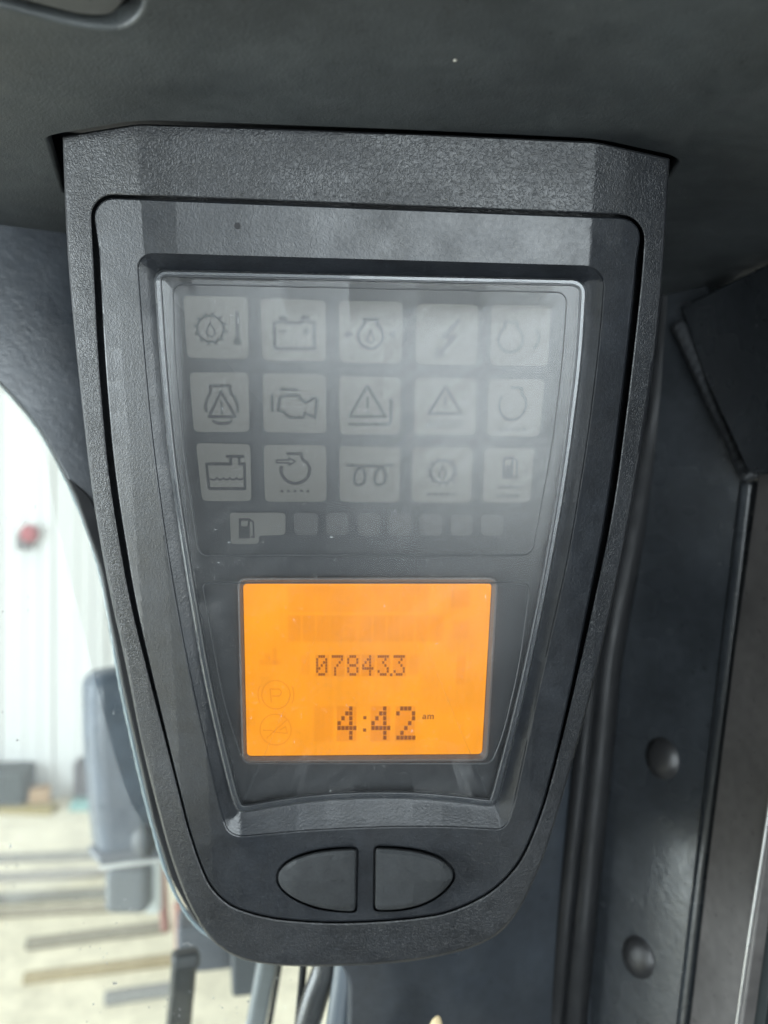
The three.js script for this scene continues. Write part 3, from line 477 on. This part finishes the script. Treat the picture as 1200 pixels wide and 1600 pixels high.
// ---------------------------------------------------------------- pillar on the right
const PIL = new Plane([985, 800, 0.452], [1165, 800, 0.405], [940, 1400, 0.452]);
{
  const t = thing('cab_pillar', 'black painted steel cab pillar with welded gusset and two round plugs', 'pillar', PIL.hit(1000, 1640));
  part('pillar_face', PIL.prism([[990, 380, 0], [1090, 380, 0], [1166, 735, 20], [1152, 880, 0], [1066, 1700, 0], [905, 1700, 0], [942, 1100, 0]], 0, 0.02, 0.001), M.pillar, t);
  const edge = (x) => [[1168, 758], [1152, 900], [1128, 1100], [1102, 1320], [1076, 1540], [1058, 1700]].map(([px, py]) => PIL.hit(px + x, py, -0.0025));
  part('pillar_edge', tube(edge(2), 0.0042, 120, 14), M.pillar, t);
  part('gusset', new Plane([1080, 600, 0.43], [1200, 600, 0.375], [1090, 900, 0.43]).prism([[1062, 478, 0], [1260, 380, 0], [1260, 740, 0], [1168, 742, 10], [1140, 680, 20], [1098, 590, 20]], 0.002, 0.012, 0.002), M.pillar, t);
  part('weld_bead', tube([[1063, 512], [1078, 545], [1100, 592], [1124, 645], [1146, 692], [1158, 722], [1168, 742]].map(([x, y]) => PIL.hit(x, y, 0.0035)), 0.0036, 120, 14, 0.07), M.weld, t);
  part('weld_bead', tube([[1166, 742], [1178, 738], [1192, 737], [1215, 736]].map(([x, y]) => PIL.hit(x, y, 0.004)), 0.0036, 50, 14, 0.12), M.weld, t);
  const SIDE = new Plane([1125, 1200, 0.400], [1200, 1200, 0.372], [1085, 1600, 0.400]);
  part('side_face', SIDE.prism([[1186, 735, 0], [1260, 700, 0], [1208, 1250, 0], [1146, 1700, 0], [1066, 1700, 0], [1108, 1330, 0], [1148, 1010, 0]], 0, 0.006, 0.0008), M.warmTrim, t);
  part('trim_strip', tube([[1207, 1225], [1190, 1340], [1172, 1455], [1150, 1610], [1142, 1680]].map(([x, y]) => SIDE.hit(x, y, 0.0005)), 0.0007, 60, 8), M.bareMetal, t);
  for (const [x, y] of [[1035, 1185], [997, 1496]]) {
    const p = PIL.hit(x, y, 0.0002), pts = [[0, 0.0036], [0.003, 0.0034], [0.0055, 0.0027], [0.0074, 0.0016], [0.0082, 0.0007], [0.0084, 0.0005], [0.0089, 0.0004], [0.009, 0]].map(([r, h]) => new THREE.Vector2(r, h)).reverse();
    const g = new THREE.LatheGeometry(pts, 40); g.rotateX(Math.PI / 2); g.scale(1, 1.12, 1); g.applyMatrix4(new THREE.Matrix4().extractRotation(PIL.m)); g.translate(p.x, p.y, p.z);
    part('hole_plug', g, M.plug, t);
  }
  // door glass beyond the pillar, its black border in view
  const sw = thing('door_window', 'black bordered door glass at the lower right edge behind the pillar', 'window', SIDE.hit(1190, 1690, -0.02));
  part('black_border', SIDE.prism([[1214, 1240, 0], [1230, 1240, 0], [1212, 1470, 0], [1181, 1700, 0], [1140, 1700, 0], [1176, 1460, 0]], -0.006, 0.004, 0.0004), M.blackGlass, sw);
  part('pane', SIDE.prism([[1226, 1240, 0], [1500, 1240, 0], [1500, 1700, 0], [1184, 1700, 0], [1214, 1470, 0]], -0.008, 0.0006, 0), M.glass, sw);
}
{
  const t = thing('rubber_seal', 'black rubber seal running down beside the pillar', 'seal', at(880, 1640, 0.455));
  part('seal_lip', tube([[1024, 380], [1008, 600], [968, 820], [935, 1010], [916, 1180], [890, 1420], [866, 1680]].map(([x, y]) => at(x - 6, y, 0.446)), 0.0042, 120, 14), M.rubber, t);
  part('seal_bulb', tube([[1048, 380], [1030, 600], [992, 820], [956, 1010], [938, 1180], [914, 1420], [890, 1680]].map(([x, y]) => at(x - 3, y, 0.45)), 0.0074, 120, 16), M.rubber, t);
}

// ---------------------------------------------------------------- things by the window
{
  const g = (x0, x1, lean, y0, d, r) => { const a = at((x0 + x1) / 2, y0, d), b = at((x0 + x1) / 2 + lean, 1720, d), w = (x1 - x0) / F * d, v = b.clone().sub(a), L = v.length(); const q = new RoundedBoxGeometry(w, L, w * 0.7, 3, Math.min(r, w * 0.3)); q.rotateY(0.35); q.rotateZ(-Math.atan2(-v.x, -v.y) + 0); q.translate((a.x + b.x) / 2, (a.y + b.y) / 2, (a.z + b.z) / 2); return q; };
  const lever = thing('lever', 'short dark grey upright lever standing outside the window', 'lever', at(285, 1720, 0.62));
  part('lever_arm', g(270, 309, -22, 1490, 0.62, 0.006), std({ color: rgb(0.03, 0.033, 0.033), map: paintMap, roughness: 0.6, roughnessMap: paintRough }), lever);
  part('lever_cap', new RoundedBoxGeometry(0.0192, 0.012, 0.014, 3, 0.004).rotateY(0.35).translate(...at(290, 1498, 0.62).toArray()), std({ color: rgb(0.04, 0.042, 0.045), roughness: 0.5 }), lever);
  const arm = thing('wiper_arm', 'light grey flat arm leaning left below the panel', 'arm', at(410, 1720, 0.55));
  part('arm_bar', g(414, 445, -52, 1440, 0.55, 0.004), std({ color: rgb(0.24, 0.26, 0.27), map: paintMap, roughness: 0.5 }), arm);
  part('arm_edge', tube([[446, 1440], [432, 1520], [420, 1590], [398, 1720]].map(([x, y]) => at(x + 3, y, 0.548)), 0.0016, 40, 8), M.rubber, arm);
  const seal = tag(part('window_seal', tube([[478, 1440], [473, 1520], [464, 1620], [455, 1720]].map(([x, y]) => at(x, y, 0.43)), 0.0019, 50, 10), M.rubber, scene, false), 'thin black upright seal strip under the panel right of grey arm', 'seal');
  const hose = tag(part('hose', tube([[520, 1430], [512, 1510], [495, 1560], [480, 1620], [470, 1720]].map(([x, y]) => at(x - 3, y, 0.415)), 0.0062, 70, 14), std({ color: rgb(0.045, 0.045, 0.05), map: paintMap, roughness: 0.42, roughnessMap: paintRough }), scene, false), 'charcoal rubber hose hanging below the panel beside the rear steel panel', 'hose');
  const rod = tag(part('support_tube', tube([[546, 1430], [538, 1520], [527, 1600], [518, 1720]].map(([x, y]) => at(x, y, 0.405)), 0.0052, 60, 14), std({ color: rgb(0.08, 0.095, 0.11), roughness: 0.35 }), scene, false), 'smooth blue grey tube right beside the charcoal hose', 'tube');
  const tip = new THREE.LatheGeometry([[0, 0.006], [0.0012, 0.0052], [0.0024, 0.003], [0.003, 0], [0.003, -0.03]].map(([x, y]) => new THREE.Vector2(x, y)), 16); tip.rotateZ(-0.25); const tp = at(680, 1608, 0.38); tip.translate(tp.x, tp.y, tp.z);
  tag(part('wooden_stick', tip, std({ color: rgb(0.62, 0.48, 0.28), roughness: 0.7 }), scene, false), 'pale beige pointed stick tip poking up at the bottom edge', 'stick');
}
// ---------------------------------------------------------------- outside the window
{
  // mirror of the machine
  const d = 1.15, mp = at(230, 1380, d), t = thing('side_mirror', 'large blue grey rounded mirror back outside the window', 'mirror', mp);
  const PM = new Plane([150, 1200, d], [260, 1200, d + 0.05], [150, 1300, d - 0.004]);
  part('mirror_shell', PM.prism([[143, 1056, 26], [330, 1020, 40], [330, 1336, 20], [162, 1346, 16], [146, 1200, 60]], 0, 0.05, 0.014), std({ color: rgb(0.09, 0.12, 0.165), map: paintMap, roughness: 0.5, roughnessMap: paintRough }), t);
  part('mirror_foot', PM.prism([[152, 1338, 6], [300, 1318, 6], [300, 1346, 4], [158, 1356, 6]], 0.004, 0.05, 0.004), std({ color: rgb(0.12, 0.13, 0.15), roughness: 0.6 }), t);
  part('mirror_knob', new THREE.SphereGeometry(0.016, 24, 16).scale(1, 1.25, 0.8).translate(...at(226, 1314, d - 0.02).toArray()), std({ color: rgb(0.05, 0.055, 0.06), roughness: 0.5 }), t);
  part('mirror_arm', tube([[158, 1356], [200, 1350], [250, 1344], [320, 1332]].map(([x, y]) => at(x, y, d - 0.015)), 0.0028, 40, 8), std({ color: rgb(0.5, 0.5, 0.48), roughness: 0.5 }), t);
  const b = thing('work_lamp', 'dark grey boxy work lamp below the mirror outside', 'lamp', at(205, 1430, 1.3));
  part('lamp_body', new RoundedBoxGeometry(0.062, 0.066, 0.05, 4, 0.012).translate(...at(203, 1384, 1.3).toArray()), std({ color: rgb(0.13, 0.14, 0.15), roughness: 0.55 }), b);
  part('lamp_bracket', new RoundedBoxGeometry(0.022, 0.085, 0.02, 3, 0.004).translate(...at(240, 1380, 1.32).toArray()), std({ color: rgb(0.5, 0.52, 0.5), roughness: 0.6 }), b);
  const post = (name, pts, dd, r, col, label, cat) => tag(part(name, tube(pts.map(([x, y]) => at(x, y, dd)), r, 30, 12), std({ color: col, roughness: 0.6 }), scene, false), label, cat);
  post('red_pipe', [[252, 1335], [254, 1390], [258, 1450]], 1.7, 0.009, rgb(0.26, 0.14, 0.12), 'faded red pipe upright just right of the dark work lamp', 'pipe');
  post('red_pipe', [[278, 1415], [281, 1470], [284, 1560]], 1.6, 0.009, rgb(0.30, 0.17, 0.14), 'faded red pipe standing above the dark lever', 'pipe');
  used.set('red_pipe', 2); scene.children.at(-1).name = 'red_pipe_001';
  const box = (name, px, py, dd, w, h, l, col, label, cat, turn = 0.2) => { const p = at(px, py, dd); return tag(part(numbered(name), new RoundedBoxGeometry(w, h, l, 3, Math.min(w, h, l) * 0.12).rotateY(turn).translate(p.x, p.y + h / 2, p.z), std({ color: col, map: paintMap, roughness: 0.65 }), scene, false), label, cat); };
  box('grey_block', 322, 1502, 0.95, 0.06, 0.05, 0.05, rgb(0.17, 0.18, 0.2), 'mid grey block behind the top of the dark lever', 'block');
  box('grey_block', 388, 1541, 0.9, 0.034, 0.06, 0.04, rgb(0.10, 0.11, 0.12), 'dark grey block hanging under the panel left of grey arm', 'block');
  // by the far wall
  const far = (px, py) => 1.62 / ((py - 800) / F);
  const floorBox = (name, px, py, w, h, l, col, label, cat, turn) => { const dd = far(px, py), p = at(px, py, dd); return tag(part(numbered(name), new RoundedBoxGeometry(w, h, l, 3, Math.min(w, h, l) * 0.1).rotateY(turn ?? 0.1).translate(p.x, h / 2, p.z), std({ color: col, map: paintMap, roughness: 0.7 }), scene, false), label, cat); };
  floorBox('storage_crate', 8, 1258, 0.26, 0.21, 0.25, rgb(0.045, 0.06, 0.06), 'black crate on the floor against the white wall', 'crate');
  floorBox('cardboard_box', 63, 1259, 0.11, 0.10, 0.12, rgb(0.55, 0.36, 0.2), 'tan cardboard box on the floor beside the black crate', 'box', 0.3);
  floorBox('timber_offcut', 45, 1268, 0.30, 0.035, 0.1, rgb(0.42, 0.33, 0.12), 'flat ochre timber offcut lying in front of the crate', 'timber', -0.1);
  floorBox('teal_tray', 138, 1262, 0.17, 0.05, 0.12, rgb(0.28, 0.50, 0.48), 'pale teal tray on the floor beside the mirror', 'tray', 0.1);
  floorBox('equipment_case', 143, 1253, 0.16, 0.24, 0.14, rgb(0.10, 0.09, 0.10), 'dark upright case by the wall behind the teal tray', 'case', 0);
  // red alarm bell on the wall
  const bp = at(46, 834, D - ROOM.z0 - 0.06), bell = thing('alarm_bell', 'small red round alarm bell on the white wall', 'bell', bp);
  part('bell_dome', new THREE.LatheGeometry([[0.052, 0], [0.051, 0.012], [0.042, 0.03], [0.02, 0.042], [0, 0.044]].map(([r, h]) => new THREE.Vector2(r, h)), 32).rotateX(Math.PI / 2), std({ color: rgb(0.30, 0.06, 0.07), roughness: 0.4 }), bell, false);
  part('bell_box', new RoundedBoxGeometry(0.07, 0.10, 0.06, 3, 0.01).translate(-0.035, -0.04, -0.015), std({ color: rgb(0.10, 0.09, 0.09), roughness: 0.6 }), bell, false);
  // bars lying on the floor
  const bars = [[-120, 160, 1352, 1340, 0.055, rgb(0.37, 0.35, 0.31), 'greyish bar on the floor farthest from the window'], [-120, 165, 1382, 1368, 0.045, rgb(0.41, 0.38, 0.34), 'greyish brown bar, second farthest on the floor'], [-120, 180, 1418, 1400, 0.06, rgb(0.36, 0.35, 0.32), 'grey bar on the floor level with the work lamp'], [-120, 175, 1441, 1424, 0.03, rgb(0.41, 0.37, 0.30), 'narrow brown bar on the floor under the work lamp'], [40, 262, 1482, 1454, 0.05, rgb(0.39, 0.36, 0.30), 'brown grey bar on the floor short of the red pipes'], [36, 285, 1536, 1504, 0.04, rgb(0.52, 0.43, 0.28), 'tan timber bar on the floor left of the lever'], [163, 268, 1568, 1552, 0.05, rgb(0.37, 0.37, 0.37), 'short grey bar on the floor nearest the window']];
  for (const [x0, x1, y0, y1, w, col, label] of bars) {
    const a = at(x0, y0, far(x0, y0)), b2 = at(x1, y1, far(x1, y1)), v = b2.clone().sub(a), L = v.length(), g = new RoundedBoxGeometry(L, 0.03, w, 2, 0.006); g.rotateY(-Math.atan2(v.z, v.x)); g.translate((a.x + b2.x) / 2, 0.016, (a.z + b2.z) / 2);
    tag(part(numbered('floor_bar'), g, std({ color: col, map: paintMap, roughness: 0.7 }), scene, false), label, 'bar', 'bars lying on the workshop floor');
  }
}
renderer.render(scene, camera);
